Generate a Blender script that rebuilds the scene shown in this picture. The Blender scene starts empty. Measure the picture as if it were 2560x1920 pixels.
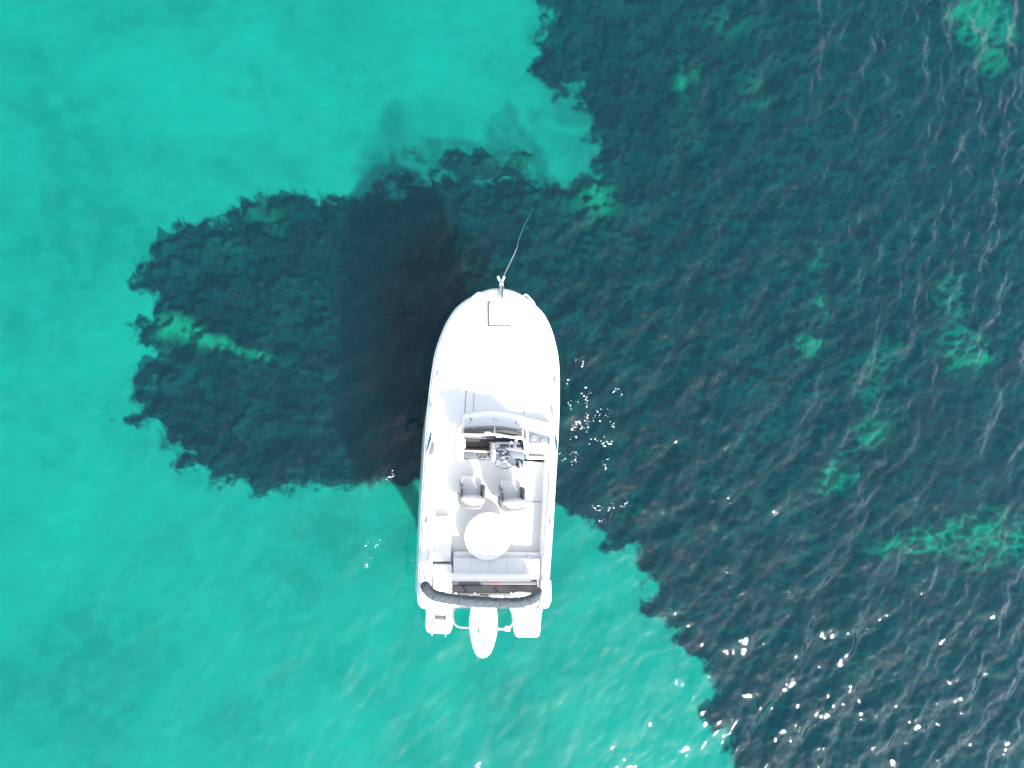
import bpy, bmesh, math, random
import numpy as np
from mathutils import Vector, Matrix

random.seed(7)
RS = np.random.RandomState(11)
S = bpy.context.scene
COL = S.collection
R = math.radians

# ------------------------------------------------------------------ camera
CAM = Vector((-2.6, -0.1, 13.0))
cd = bpy.data.cameras.new('camera')
cam = bpy.data.objects.new('camera', cd)
COL.objects.link(cam)
zc = CAM.normalized()
xc = Vector((0, 1, 0)).cross(zc).normalized()
yc = zc.cross(xc)
M = Matrix((xc, yc, zc)).transposed().to_4x4()
M.translation = CAM
cam.matrix_world = M
HALF = 9.6 / CAM.length                      # tan of the half field of view
cd.sensor_width = 36
cd.lens = 18 / HALF
cd.clip_start = 0.1
cd.clip_end = 8000
S.camera = cam

# ------------------------------------------------------------------ sky, sun, exposure
SUN_EL, SUN_ROT = 43, 151                    # rotation: from +Y towards +X
w = bpy.data.worlds.new('World')
S.world = w
w.use_nodes = True
wn = w.node_tree.nodes
sk = wn.new('ShaderNodeTexSky')
sk.sky_type = 'NISHITA'
sk.sun_disc = False
sk.sun_elevation = R(SUN_EL)
sk.sun_rotation = R(SUN_ROT)
sk.dust_density = 1.0
hs = wn.new('ShaderNodeHueSaturation'); hs.inputs['Saturation'].default_value = .5
w.node_tree.links.new(sk.outputs[0], hs.inputs['Color'])
w.node_tree.links.new(hs.outputs[0], wn['Background'].inputs[0])
wn['Background'].inputs[1].default_value = 0.15
sl = bpy.data.lights.new('sun', 'SUN')
sl.energy = 4.0
sl.angle = R(1.5)
sl.color = (1.0, 0.98, 0.95)
so = bpy.data.objects.new('sun', sl)
COL.objects.link(so)
SD = Vector((math.sin(R(SUN_ROT)) * math.cos(R(SUN_EL)), math.cos(R(SUN_ROT)) * math.cos(R(SUN_EL)), math.sin(R(SUN_EL))))
so.rotation_euler = SD.to_track_quat('Z', 'Y').to_euler()
S.view_settings.view_transform = 'Standard'
S.view_settings.look = 'None'
S.view_settings.gamma = 1
S.view_settings.use_curve_mapping = False
S.view_settings.exposure = 1.38
S.cycles.volume_bounces = 0
S.cycles.max_bounces = 8
S.cycles.transparent_max_bounces = 12
S.cycles.sample_clamp_indirect = 4

# ------------------------------------------------------------------ a pixel of the 2560 px photo -> a point at height z
def P(px, py, z=0.0):
    d = (xc * ((px - 1280) / 1280 * HALF) + yc * (-(py - 960) / 1280 * HALF) - zc)
    t = (z - CAM.z) / d.z
    return CAM + d * t

BO = P(1232, 1120, 0.82); BO.z = 0
BR = R(-3.2)
MB = Matrix.Translation(BO) @ Matrix.Rotation(BR, 4, 'Z')
MBI = MB.inverted()
def L(px, py, z):                            # the same in the boat's own frame (x starboard, y forward)
    v = MBI @ P(px, py, z)
    return Vector((v.x, v.y, z))

# ------------------------------------------------------------------ materials
def mat(name):
    m = bpy.data.materials.new(name)
    m.use_nodes = True
    return m, m.node_tree.nodes, m.node_tree.links
def bsdf(name, col, rough=0.5, metal=0.0, spec=0.5, var=0.0, scale=8.0, bump=0.0, bscale=60.0, coat=0.0):
    m, n, l = mat(name)
    b = n['Principled BSDF']
    b.inputs['Base Color'].default_value = (*col, 1)
    b.inputs['Roughness'].default_value = rough
    b.inputs['Metallic'].default_value = metal
    b.inputs['Specular IOR Level'].default_value = spec
    b.inputs['Coat Weight'].default_value = coat
    tc = n.new('ShaderNodeTexCoord')
    if var:
        no = n.new('ShaderNodeTexNoise'); no.inputs['Scale'].default_value = scale; no.inputs['Detail'].default_value = 5
        l.new(tc.outputs['Object'], no.inputs['Vector'])
        mx = n.new('ShaderNodeMix'); mx.data_type = 'RGBA'
        mx.inputs[6].default_value = (*[c * (1 - var) for c in col], 1)
        mx.inputs[7].default_value = (*[min(.85, c * (1 + var)) for c in col], 1)
        l.new(no.outputs[0], mx.inputs[0]); l.new(mx.outputs[2], b.inputs['Base Color'])
    if bump:
        nb = n.new('ShaderNodeTexNoise'); nb.inputs['Scale'].default_value = bscale; nb.inputs['Detail'].default_value = 4
        l.new(tc.outputs['Object'], nb.inputs['Vector'])
        bp = n.new('ShaderNodeBump'); bp.inputs['Strength'].default_value = bump; bp.inputs['Distance'].default_value = 0.01
        l.new(nb.outputs[0], bp.inputs['Height']); l.new(bp.outputs[0], b.inputs['Normal'])
    return m
GEL = bsdf('white_gelcoat', (.82, .81, .785), .22, var=.03, scale=2, coat=.3)
NONSLIP = bsdf('nonslip_gelcoat', (.82, .81, .785), .55, var=.04, scale=5, bump=.25, bscale=220)
VINYL = bsdf('white_vinyl', (.76, .75, .73), .45, var=.05, scale=9, bump=.15, bscale=90)
SHELL = bsdf('seat_shell', (.13, .135, .14), .4, var=.03)
GREYP = bsdf('grey_plastic', (.10, .105, .11), .45, var=.15)
DARKG = bsdf('dark_grey_vinyl', (.085, .08, .085), .5, var=.15)
MIDG = bsdf('mid_grey_carpet', (.17, .16, .165), .8, var=.1, bump=.3)
SEAM = bsdf('seam_grey', (.07, .075, .08), .6)
DASH = bsdf('blue_grey_dash', (.075, .095, .12), .35, var=.12)
INSTR = bsdf('black_instrument', (.025, .03, .032), .2)
STEEL = bsdf('stainless_steel', (.72, .73, .74), .18, metal=1.0)
CLEAT = bsdf('dull_steel', (.16, .17, .18), .4, metal=.6)
CANVAS = bsdf('grey_canvas', (.065, .078, .09), .95, var=.3, scale=22, bump=1.0, bscale=26)
BEIGE = bsdf('pale_wood', (.55, .50, .42), .5, var=.1)
RUB = bsdf('rubber_white', (.66, .68, .70), .5)
ROPE = bsdf('pale_rope', (.30, .29, .29), .8, var=.3, scale=90, bump=.6, bscale=120)
BLUE = bsdf('blue_print', (.0, .10, .30), .4)
PINK = bsdf('pink_print', (.34, .20, .22), .5)
RED = bsdf('red_print', (.62, .06, .07), .5)
RUST = bsdf('brown_stain', (.42, .34, .22), .7, var=.3, scale=30)
HULLB = bsdf('shade_blue_topsides', (.68, .78, .85), .25, var=.03, coat=.3)  # white hull; blue of its shaded, water-lit side put into the colour
ENG = bsdf('engine_white', (.78, .79, .81), .25, coat=.5, var=.02)
GLINT_FOAM = bsdf('glint_foam', (.82, .84, .84), .6)
def glass_mat(name, tint, refl=1.35):
    m, n, l = mat(name)
    n.remove(n['Principled BSDF'])
    t = n.new('ShaderNodeBsdfTransparent'); t.inputs[0].default_value = (*tint, 1)
    g = n.new('ShaderNodeBsdfGlossy'); g.inputs['Roughness'].default_value = .08
    f = n.new('ShaderNodeFresnel'); f.inputs[0].default_value = refl
    mx = n.new('ShaderNodeMixShader')
    l.new(f.outputs[0], mx.inputs[0]); l.new(t.outputs[0], mx.inputs[1]); l.new(g.outputs[0], mx.inputs[2])
    l.new(mx.outputs[0], n['Material Output'].inputs[0])
    return m
SMOKE = glass_mat('smoked_acrylic', (.62, .62, .64), 1.5)
TINT = bsdf('dark_tinted_glass', (.03, .07, .10), .08, spec=.6)

# ------------------------------------------------------------------ mesh helpers
def link(name, me, m, parent=None, smooth=False):
    o = bpy.data.objects.new(name, me)
    COL.objects.link(o)
    if m: me.materials.append(m)
    if smooth: me.polygons.foreach_set('use_smooth', [True] * len(me.polygons))
    if parent: o.parent = parent
    return o
def tag(o, label=None, cat=None, kind=None, group=None):
    for k, v in (('label', label), ('category', cat), ('kind', kind), ('group', group)):
        if v: o[k] = v
    return o
def from_bm(name, bm, m, parent=None, smooth=False, bevel=0.0, seg=2):
    bmesh.ops.recalc_face_normals(bm, faces=bm.faces)
    if bevel:
        eds = [e for e in bm.edges if len(e.link_faces) == 2 and e.calc_face_angle(0) > .5]
        bmesh.ops.bevel(bm, geom=eds, offset=bevel, segments=seg, profile=.5, affect='EDGES', clamp_overlap=True)
    me = bpy.data.meshes.new(name); bm.to_mesh(me); bm.free()
    o = link(name, me, m, parent, smooth)
    if smooth and hasattr(me, 'set_sharp_from_angle'): me.set_sharp_from_angle(angle=R(50))
    return o
def add_prism(bm, top, bot):
    vt = [bm.verts.new(p) for p in top]; vb = [bm.verts.new(p) for p in bot]
    n = len(vt)
    bm.faces.new(vt); bm.faces.new(vb[::-1])
    for i in range(n):
        bm.faces.new((vt[i], vb[i], vb[(i + 1) % n], vt[(i + 1) % n]))
def prism(name, pts, z0, z1, m, parent, bevel=0.012, smooth=True, seg=2, zs=None):
    """pts: list of local (x, y); zs optional per-point top height"""
    bm = bmesh.new()
    top = [(p[0], p[1], (zs[i] if zs else z1)) for i, p in enumerate(pts)]
    add_prism(bm, top, [(p[0], p[1], z0) for p in pts])
    return from_bm(name, bm, m, parent, smooth, bevel, seg)
def pxprism(name, pix, z0, z1, m, parent, bevel=0.012, **k):
    return prism(name, [L(a, b, z1)[:2] for a, b in pix], z0, z1, m, parent, bevel, **k)
def rect(x0, y0, x1, y1): return [(x0, y0), (x1, y0), (x1, y1), (x0, y1)]
def rrect(x0, y0, x1, y1, r, n=5):
    o = []
    for cx, cy, a0 in ((x1 - r, y1 - r, 0), (x0 + r, y1 - r, 90), (x0 + r, y0 + r, 180), (x1 - r, y0 + r, 270)):
        for k in range(n + 1):
            a = R(a0 + 90 * k / n); o.append((cx + r * math.cos(a), cy + r * math.sin(a)))
    return o
def ell(cx, cy, rx, ry, n=32): return [(cx + rx * math.cos(2 * math.pi * k / n), cy + ry * math.sin(2 * math.pi * k / n)) for k in range(n)]
def tube_bm(bm, pts, r, n=8, closed=False, rad=None):
    pts = [Vector(p) for p in pts]; N = len(pts); rings = []
    for i, p in enumerate(pts):
        a = pts[(i - 1) % N] if (i or closed) else p
        b = pts[(i + 1) % N] if (i < N - 1 or closed) else p
        t = (b - a).normalized()
        u = t.cross(Vector((0, 0, 1)))
        if u.length < 1e-3: u = Vector((1, 0, 0))
        u.normalize(); v = u.cross(t)
        rr = rad[i] if rad else r
        rings.append([bm.verts.new(p + (u * math.cos(2 * math.pi * k / n) + v * math.sin(2 * math.pi * k / n)) * rr) for k in range(n)])
    for i in range(N if closed else N - 1):
        A, Bq = rings[i], rings[(i + 1) % N]
        for k in range(n): bm.faces.new((A[k], A[(k + 1) % n], Bq[(k + 1) % n], Bq[k]))
    if not closed:
        bm.faces.new(rings[0][::-1]); bm.faces.new(rings[-1])
def tube(name, pts, r, m, parent, n=8, closed=False, rad=None):
    bm = bmesh.new(); tube_bm(bm, pts, r, n, closed, rad)
    return from_bm(name, bm, m, parent, True)
def spline(pts, n=8):
    pts = [Vector(p) for p in pts]; o = []
    for i in range(len(pts) - 1):
        p0 = pts[max(i - 1, 0)]; p1 = pts[i]; p2 = pts[i + 1]; p3 = pts[min(i + 2, len(pts) - 1)]
        for k in range(n):
            t = k / n
            o.append(.5 * ((2 * p1) + (p2 - p0) * t + (2 * p0 - 5 * p1 + 4 * p2 - p3) * t * t + (3 * p1 - p0 - 3 * p2 + p3) * t ** 3))
    return o + [pts[-1]]
def lathe(name, c, prof, m, parent, n=24, axis=None):
    bm = bmesh.new(); rings = []
    for r_, z in prof:
        rings.append([bm.verts.new((r_ * math.cos(2 * math.pi * k / n), r_ * math.sin(2 * math.pi * k / n), z)) for k in range(n)])
    for i in range(len(rings) - 1):
        for k in range(n): bm.faces.new((rings[i][k], rings[i][(k + 1) % n], rings[i + 1][(k + 1) % n], rings[i + 1][k]))
    bm.faces.new(rings[0][::-1]); bm.faces.new(rings[-1])
    if axis is not None: bmesh.ops.transform(bm, matrix=Vector(axis).to_track_quat('Z', 'Y').to_matrix().to_4x4(), verts=bm.verts)
    bmesh.ops.translate(bm, vec=c, verts=bm.verts)
    return from_bm(name, bm, m, parent, True)

# ------------------------------------------------------------------ noise fields (numpy, periodic)
DX = 0.035
NF = 1024
def spectrum_noise(beta, lo, hi, seed, theta=None, spread=0.0):
    rs = np.random.RandomState(seed)
    k = np.fft.fftfreq(NF, DX) * 2 * math.pi
    KX, KY = np.meshgrid(k, k); K = np.hypot(KX, KY); K[0, 0] = 1e9
    A = K ** (-beta) * (K > 2 * math.pi / hi) * (K < 2 * math.pi / lo)
    if theta is not None:
        ang = np.arctan2(KY, KX) - theta
        A = A * (spread + (1 - spread) * np.abs(np.cos(ang)) ** 3)
    F = A * (rs.randn(NF, NF) + 1j * rs.randn(NF, NF))
    return F, KX, KY, K
def fld(beta, lo, hi, seed, theta=None, spread=1.0):
    F = spectrum_noise(beta, lo, hi, seed, theta, spread)[0]
    f = np.real(np.fft.ifft2(F)); return (f - f.mean()) / f.std()
def samp(f, x, y):
    u = (np.asarray(x) / DX) % NF; v = (np.asarray(y) / DX) % NF
    i = np.floor(u).astype(int); j = np.floor(v).astype(int); a = u - i; b = v - j
    i1 = (i + 1) % NF; j1 = (j + 1) % NF; i %= NF; j %= NF
    return f[j, i] * (1 - a) * (1 - b) + f[j, i1] * a * (1 - b) + f[j1, i] * (1 - a) * b + f[j1, i1] * a * b

def axis_coords(half, step, far):
    n = int(round(half / step)); a = np.arange(-n, n + 1) * step
    e = []; v = half; s = step
    while v < far: s *= 1.35; v += s; e.append(v)
    e = np.array(e); return np.concatenate([-e[::-1], a, e])

# ------------------------------------------------------------------ wave field
WAVE_DIR = R(-32)
Fh, KX, KY, K = spectrum_noise(1.9, 0.12, 1.5, 5, WAVE_DIR, 0.35)
h = np.real(np.fft.ifft2(Fh))
sx = np.real(np.fft.ifft2(1j * KX * Fh)); sy = np.real(np.fft.ifft2(1j * KY * Fh))
srms = math.sqrt((sx ** 2 + sy ** 2).mean())
SC = 0.25 / srms                               # rms slope of the chop
h *= SC
Dx = np.real(np.fft.ifft2(-1j * KX / K * Fh)) * SC
Dy = np.real(np.fft.ifft2(-1j * KY / K * Fh)) * SC
gust = fld(2.2, 2.5, 14, 23)
def wave_amp(x, y):
    r = 0.62 + 0.10 * samp(gust, x, y)
    t = np.clip((x - .2 - y * .10) / 5.5, -1, 1.0)       # the breeze freshens towards the south-east
    r = r * (1.0 + .80 * t)
    edge = np.clip((17.5 - np.hypot(x, y)) / 3.5, 0, 1)
    lee = 1 - .25 * np.exp(-(((x - BO.x) / 1.6) ** 2 + ((y - BO.y) / 3.4) ** 2))
    calm = 1 - .58 * np.exp(-((x - .9) / 3.0) ** 2 - ((y + 6.8) / 2.4) ** 2)
    return np.clip(r, .36, 1.4) * edge * lee * calm
def wave_z(x, y): return float(wave_amp(np.array([x]), np.array([y]))[0] * samp(h, np.array([x]), np.array([y]))[0])

DEPTH = 2.35
# water: one closed body from the surface to below the sea floor
xs = axis_coords(13.0, .037, 2500); ys = axis_coords(9.8, .037, 2500)
X, Y = np.meshgrid(xs, ys)
A = wave_amp(X, Y)
Z = A * samp(h, X, Y)
Xd = X + .10 * A * samp(Dx, X, Y); Yd = Y + .10 * A * samp(Dy, X, Y)
ny, nx = X.shape
co = np.stack([Xd, Yd, Z], -1).reshape(-1, 3)
idx = np.arange(nx * ny).reshape(ny, nx)
q = np.stack([idx[:-1, :-1], idx[:-1, 1:], idx[1:, 1:], idx[1:, :-1]], -1).reshape(-1, 4)
ring = np.concatenate([idx[0, :], idx[1:, -1], idx[-1, -2::-1], idx[-2:0:-1, 0]])
low = co[ring].copy(); low[:, 2] = -6
lb = len(co) + np.arange(len(ring))
nr = np.roll(np.arange(len(ring)), -1)
side = np.stack([ring, lb, lb[nr], ring[nr]], -1)
allco = np.concatenate([co, low]); quads = np.concatenate([q, side])
me = bpy.data.meshes.new('water')
me.vertices.add(len(allco)); me.vertices.foreach_set('co', allco.astype(np.float32).ravel())
nq = len(quads); nl = nq * 4 + len(ring)
me.loops.add(nl); me.loops.foreach_set('vertex_index', np.concatenate([quads.ravel(), lb[::-1]]).astype(np.int32))
me.polygons.add(nq + 1)
me.polygons.foreach_set('loop_start', np.concatenate([np.arange(nq) * 4, [nq * 4]]).astype(np.int32))
sm = np.zeros(nq + 1, bool); sm[:len(q)] = True
me.polygons.foreach_set('use_smooth', sm)
me.update(calc_edges=True)
at = me.attributes.new('breeze', 'FLOAT', 'POINT'); at.data.foreach_set('value', np.concatenate([A.ravel(), np.zeros(len(low))]).astype(np.float32))
m, n, l = mat('sea_water'); n.remove(n['Principled BSDF'])
tr = n.new('ShaderNodeBsdfTransparent'); tr.inputs[0].default_value = (.97, .99, .99, 1)
gl = n.new('ShaderNodeBsdfGlossy'); gl.inputs['Roughness'].default_value = .035
lw = n.new('ShaderNodeLayerWeight'); lw.inputs['Blend'].default_value = .5
pw = n.new('ShaderNodeMath'); pw.operation = 'POWER'; pw.inputs[1].default_value = 5; l.new(lw.outputs['Facing'], pw.inputs[0])
fr = n.new('ShaderNodeMath'); fr.operation = 'MULTIPLY_ADD'; fr.inputs[1].default_value = .97; fr.inputs[2].default_value = .031; l.new(pw.outputs[0], fr.inputs[0])
mx = n.new('ShaderNodeMixShader')
tc = n.new('ShaderNodeTexCoord')
mp = n.new('ShaderNodeMapping'); mp.inputs['Rotation'].default_value = (0, 0, R(28)); mp.inputs['Scale'].default_value = (6.5, 10, 8)
l.new(tc.outputs['Object'], mp.inputs[0])
nz = n.new('ShaderNodeTexNoise'); nz.inputs['Scale'].default_value = 1; nz.inputs['Detail'].default_value = 3; nz.inputs['Distortion'].default_value = .6
l.new(mp.outputs[0], nz.inputs['Vector'])
pn = n.new('ShaderNodeTexNoise'); pn.inputs['Scale'].default_value = .28; pn.inputs['Detail'].default_value = 2
l.new(tc.outputs['Object'], pn.inputs['Vector'])
pr = n.new('ShaderNodeMapRange'); pr.inputs[1].default_value = .38; pr.inputs[2].default_value = .66; pr.inputs[3].default_value = .18; pr.inputs[4].default_value = .60
l.new(pn.outputs[0], pr.inputs[0])
bp = n.new('ShaderNodeBump'); bp.inputs['Distance'].default_value = .017
ab = n.new('ShaderNodeAttribute'); ab.attribute_name = 'breeze'
bm_ = n.new('ShaderNodeMath'); bm_.operation = 'MULTIPLY'; l.new(pr.outputs[0], bm_.inputs[0]); l.new(ab.outputs['Fac'], bm_.inputs[1])
l.new(bm_.outputs[0], bp.inputs['Strength']); l.new(nz.outputs[0], bp.inputs['Height'])
l.new(bp.outputs[0], lw.inputs['Normal']); l.new(bp.outputs[0], gl.inputs['Normal'])
l.new(fr.outputs[0], mx.inputs[0]); l.new(tr.outputs[0], mx.inputs[1]); l.new(gl.outputs[0], mx.inputs[2])
l.new(mx.outputs[0], n['Material Output'].inputs['Surface'])
va = n.new('ShaderNodeVolumeAbsorption'); va.inputs['Color'].default_value = (0, .868, .853, 1); va.inputs['Density'].default_value = 1.0
vs = n.new('ShaderNodeVolumeScatter'); vs.inputs['Color'].default_value = (.0, .52, .84, 1); vs.inputs['Density'].default_value = .042
ad = n.new('ShaderNodeAddShader'); l.new(va.outputs[0], ad.inputs[0]); l.new(vs.outputs[0], ad.inputs[1])
l.new(ad.outputs[0], n['Material Output'].inputs['Volume'])
water = tag(link('water', me, m), kind='structure')

# ------------------------------------------------------------------ sea floor: sand with a seagrass meadow
F = 2560 / 2212
meadow_px = [(1185,-60),(1185,0),(1195,50),(1160,110),(1170,160),(1200,190),(1228,172),(1262,190),(1278,250),(1296,300),(1306,345),(1285,385),(1230,388),
 (1150,392),(1080,388),(1000,378),(950,395),(900,405),(850,418),(760,428),(700,434),(640,432),(570,442),(520,462),(450,472),(395,488),(352,535),(345,580),
 (300,600),(335,650),(312,700),(335,765),(316,840),(292,880),(325,930),(372,960),(388,1002),(440,1030),(500,1040),(550,1060),(600,1046),(660,1052),(750,1060),
 (790,1042),(850,1056),(890,1035),(960,1010),(1100,1030),(1210,1085),(1250,1125),(1290,1150),(1330,1172),(1378,1205),(1405,1245),(1408,1295),(1440,1340),
 (1480,1390),(1512,1440),(1530,1490),(1548,1560),(1580,1620),(1595,1680),(1650,2300),(3400,2300),(3400,-900),(1150,-900)]
poly = np.array([P(a * F, b * F, -DEPTH)[:2] for a, b in meadow_px])
def sdf(x, y):
    x = np.asarray(x, float).ravel(); y = np.asarray(y, float).ravel()
    d2 = np.full(x.shape, 1e9); ins = np.zeros(x.shape, bool)
    for i in range(len(poly)):
        ax, ay = poly[i]; bx, by = poly[(i + 1) % len(poly)]
        ex, ey = bx - ax, by - ay
        t = np.clip(((x - ax) * ex + (y - ay) * ey) / (ex * ex + ey * ey), 0, 1)
        d2 = np.minimum(d2, (x - ax - t * ex) ** 2 + (y - ay - t * ey) ** 2)
        with np.errstate(divide='ignore', invalid='ignore'):
            c = ((ay > y) != (by > y)) & (x < ex * (y - ay) / (ey if abs(ey) > 1e-9 else 1e-9) + ax)
        ins ^= c
    d = np.sqrt(d2); return np.where(ins, d, -d)
# (px, py, radius x, radius y, turn, strength) in the 2212 px view: bare or algae-green openings inside the meadow
gaps = [(2120,45,85,60,0,1.2),(2140,140,45,40,0,.55),(1240,330,40,70,0,.5),(1762,668,26,24,0,.55),(1745,752,36,30,0,.6),(1458,190,16,22,20,.35),(1630,205,45,45,0,.35),
 (1800,1020,62,26,35,.85),(1870,935,60,34,0,.55),(2075,765,78,60,0,.62),(2045,650,45,70,0,.45),(1985,1168,130,40,8,.95),(2120,1160,90,70,0,.8),(1290,480,70,50,-30,.22),
 (1300,420,50,40,0,.4),(1860,1430,60,40,0,.3),(1750,560,20,90,10,.3),(1880,850,60,60,0,.35),(1560,60,60,40,0,.35),(1490,160,40,40,0,.3),(390,715,70,28,-18,.7),
 (520,755,95,9,-20,.6),(575,475,40,28,0,.4),(490,545,60,50,0,.2),(1910,760,60,50,0,.3),(1620,900,60,90,0,.15),(1700,1080,60,60,0,.2),(1480,250,40,90,10,.2),
 (2210,1170,60,60,0,.5),(1120,350,150,30,0,.35),(1180,440,150,45,0,.18),(1000,1010,120,40,0,.2),(340,770,30,20,0,.4)]
sparse = [(850,320,75,60,0,.55),(920,350,110,45,0,.55),(1110,300,60,50,0,.9),(1070,355,130,35,0,.9),(1230,220,60,45,0,.55),(1290,330,60,90,0,.5),(1000,250,90,50,0,.25),
 (85,1000,60,60,0,.30),(1170,100,40,120,0,.4),(560,640,40,60,0,.0)]
def blobs(lst, x, y):
    out = np.zeros(np.shape(x))
    for a, b, rx, ry, tn, s in lst:
        c = P(a * F, b * F, -DEPTH); sc = (CAM.z + DEPTH) / CAM.z * HALF * CAM.length / 1280 * F
        dx = x - c.x; dy = y - c.y; t = R(tn)
        u = (dx * math.cos(t) + dy * math.sin(t)) / (rx * sc); v = (-dx * math.sin(t) + dy * math.cos(t)) / (ry * sc)
        out = out + s * np.exp(-(u * u + v * v) ** 1.5 * .8)
    return out
bedn = fld(2.2, 2.2, 12, 31); fine = fld(1.3, .12, 1.4, 33); swirl = fld(1.9, .35, 1.6, 34, R(85), .25); swirl2 = fld(1.9, .5, 1.6, 35, R(80), .4)
def weed_at(x, y):
    wx = x + .17 * samp(swirl, x, y); wy = y + .09 * samp(swirl2, x, y)
    d = sdf(wx, wy).reshape(np.shape(x))
    f = np.clip(d / .30 + .12, -1.6, 1.5)
    return f + .22 * samp(fine, x, y) * np.clip(1.4 - np.abs(d), .15, 1) - 1.1 * np.clip(blobs(gaps, wx, wy) - .45, 0, 2) + np.where(d < 0, 1.15 * blobs(sparse, x, y), 0)
xb = axis_coords(14.0, .05, 2500); yb = axis_coords(11.0, .05, 2500)
X, Y = np.meshgrid(xb, yb)
W = weed_at(X, Y)
G = blobs(gaps, X + .06 * samp(swirl, X, Y), Y + .06 * samp(swirl2, X, Y)); SP = blobs(sparse, X + .2 * samp(swirl, X, Y), Y + .2 * samp(swirl2, X, Y))
inn = np.clip((18 - np.hypot(X, Y)) / 3, 0, 1)
Z = -DEPTH + inn * (.05 * samp(bedn, X, Y) + np.clip(W, 0, 1) * (.12 + .10 * samp(fine, X, Y)) + .004 * samp(fine, X + 5, Y))
ny, nx = X.shape
co = np.stack([X, Y, Z], -1).reshape(-1, 3)
idx = np.arange(nx * ny).reshape(ny, nx)
q = np.stack([idx[:-1, :-1], idx[:-1, 1:], idx[1:, 1:], idx[1:, :-1]], -1).reshape(-1, 4)
me = bpy.data.meshes.new('sea_floor')
me.vertices.add(len(co)); me.vertices.foreach_set('co', co.astype(np.float32).ravel())
me.loops.add(len(q) * 4); me.loops.foreach_set('vertex_index', q.astype(np.int32).ravel())
me.polygons.add(len(q)); me.polygons.foreach_set('loop_start', (np.arange(len(q)) * 4).astype(np.int32))
me.polygons.foreach_set('use_smooth', np.ones(len(q), bool))
me.update(calc_edges=True)
for nm, arr in (('weed', W), ('algae', G), ('dark_sand', SP)):
    at = me.attributes.new(nm, 'FLOAT', 'POINT'); at.data.foreach_set('value', arr.astype(np.float32).ravel())
m, n, l = mat('sand_and_weed_bed')
b = n['Principled BSDF']; b.inputs['Roughness'].default_value = .95; b.inputs['Specular IOR Level'].default_value = .1
def node(t, **k):
    x = n.new(t)
    for a, v in k.items(): setattr(x, a, v)
    return x
def noise(scale, det=5, dist=0.0, vec=None, rough=.55):
    x = node('ShaderNodeTexNoise'); x.inputs['Scale'].default_value = scale; x.inputs['Detail'].default_value = det
    x.inputs['Distortion'].default_value = dist; x.inputs['Roughness'].default_value = rough
    l.new(vec or tcb.outputs['Object'], x.inputs['Vector']); return x
def mixc(f, c0, c1):
    x = node('ShaderNodeMix', data_type='RGBA')
    for k, c in ((6, c0), (7, c1)):
        if isinstance(c, tuple): x.inputs[k].default_value = (*c, 1)
        else: l.new(c, x.inputs[k])
    l.new(f, x.inputs[0]); return x.outputs[2]
def rng(v, a, b_, c=0.0, d=1.0):
    x = node('ShaderNodeMapRange'); x.interpolation_type = 'SMOOTHSTEP'
    for i, k in enumerate((a, b_, c, d)): x.inputs[i + 1].default_value = k
    l.new(v, x.inputs[0]); return x.outputs[0]
def mth(op, a, b_):
    x = node('ShaderNodeMath', operation=op)
    for i, k in enumerate((a, b_)):
        if isinstance(k, (int, float)): x.inputs[i].default_value = k
        else: l.new(k, x.inputs[i])
    return x.outputs[0]
tcb = node('ShaderNodeTexCoord')
aw = node('ShaderNodeAttribute', attribute_name='weed'); ag = node('ShaderNodeAttribute', attribute_name='algae')
s1 = noise(.42, 4, .5); s2 = noise(2.3, 6, .15); s3 = noise(30, 3)
sand = mixc(rng(s1.outputs[0], .33, .68), (.29, .28, .235), (.42, .405, .335))
sand = mixc(rng(s2.outputs[0], .35, .75), sand, (.385, .37, .32))
sand = mixc(rng(s3.outputs[0], .62, .8), sand, (.36, .33, .26))
k1 = noise(1.1, 5, .6); k2 = noise(6, 5, .4)
weed = mixc(rng(k1.outputs[0], .38, .66), (.010, .013, .016), (.034, .043, .046))
weed = mixc(rng(k2.outputs[0], .5, .75), weed, (.045, .054, .048))
alg = mixc(rng(s2.outputs[0], .3, .7), (.15, .21, .14), (.22, .30, .18))
wn1 = noise(5.5, 6, .35, rough=.65)
wf = mth('ADD', aw.outputs['Fac'], mth('MULTIPLY', mth('SUBTRACT', wn1.outputs[0], .5), 2.2))
asl = node('ShaderNodeAttribute', attribute_name='dark_sand')
sand = mixc(mth('MULTIPLY', rng(asl.outputs['Fac'], .0, .8), rng(s2.outputs[0], .25, .6, .45, 1.0)), sand, (.16, .175, .155))  # sand softly darker within the sparse blobs
mask = rng(wf, -.50, .50)
far_green = rng(ag.outputs['Fac'], .05, .8)
k3 = noise(3.5, 6, .3, rough=.7)
wcol = mixc(mth('MULTIPLY', far_green, rng(k3.outputs[0], .2, .7, .55, 1.0)), weed, alg)
fin = mixc(mask, sand, wcol)
l.new(fin, b.inputs['Base Color'])
bb = node('ShaderNodeBump'); bb.inputs['Strength'].default_value = .6; bb.inputs['Distance'].default_value = .08
l.new(mth('MULTIPLY', mask, .22), bb.inputs['Strength']); l.new(k2.outputs[0], bb.inputs['Height']); l.new(bb.outputs[0], b.inputs['Normal'])
bed = tag(link('sea_floor', me, m), kind='structure')

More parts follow.
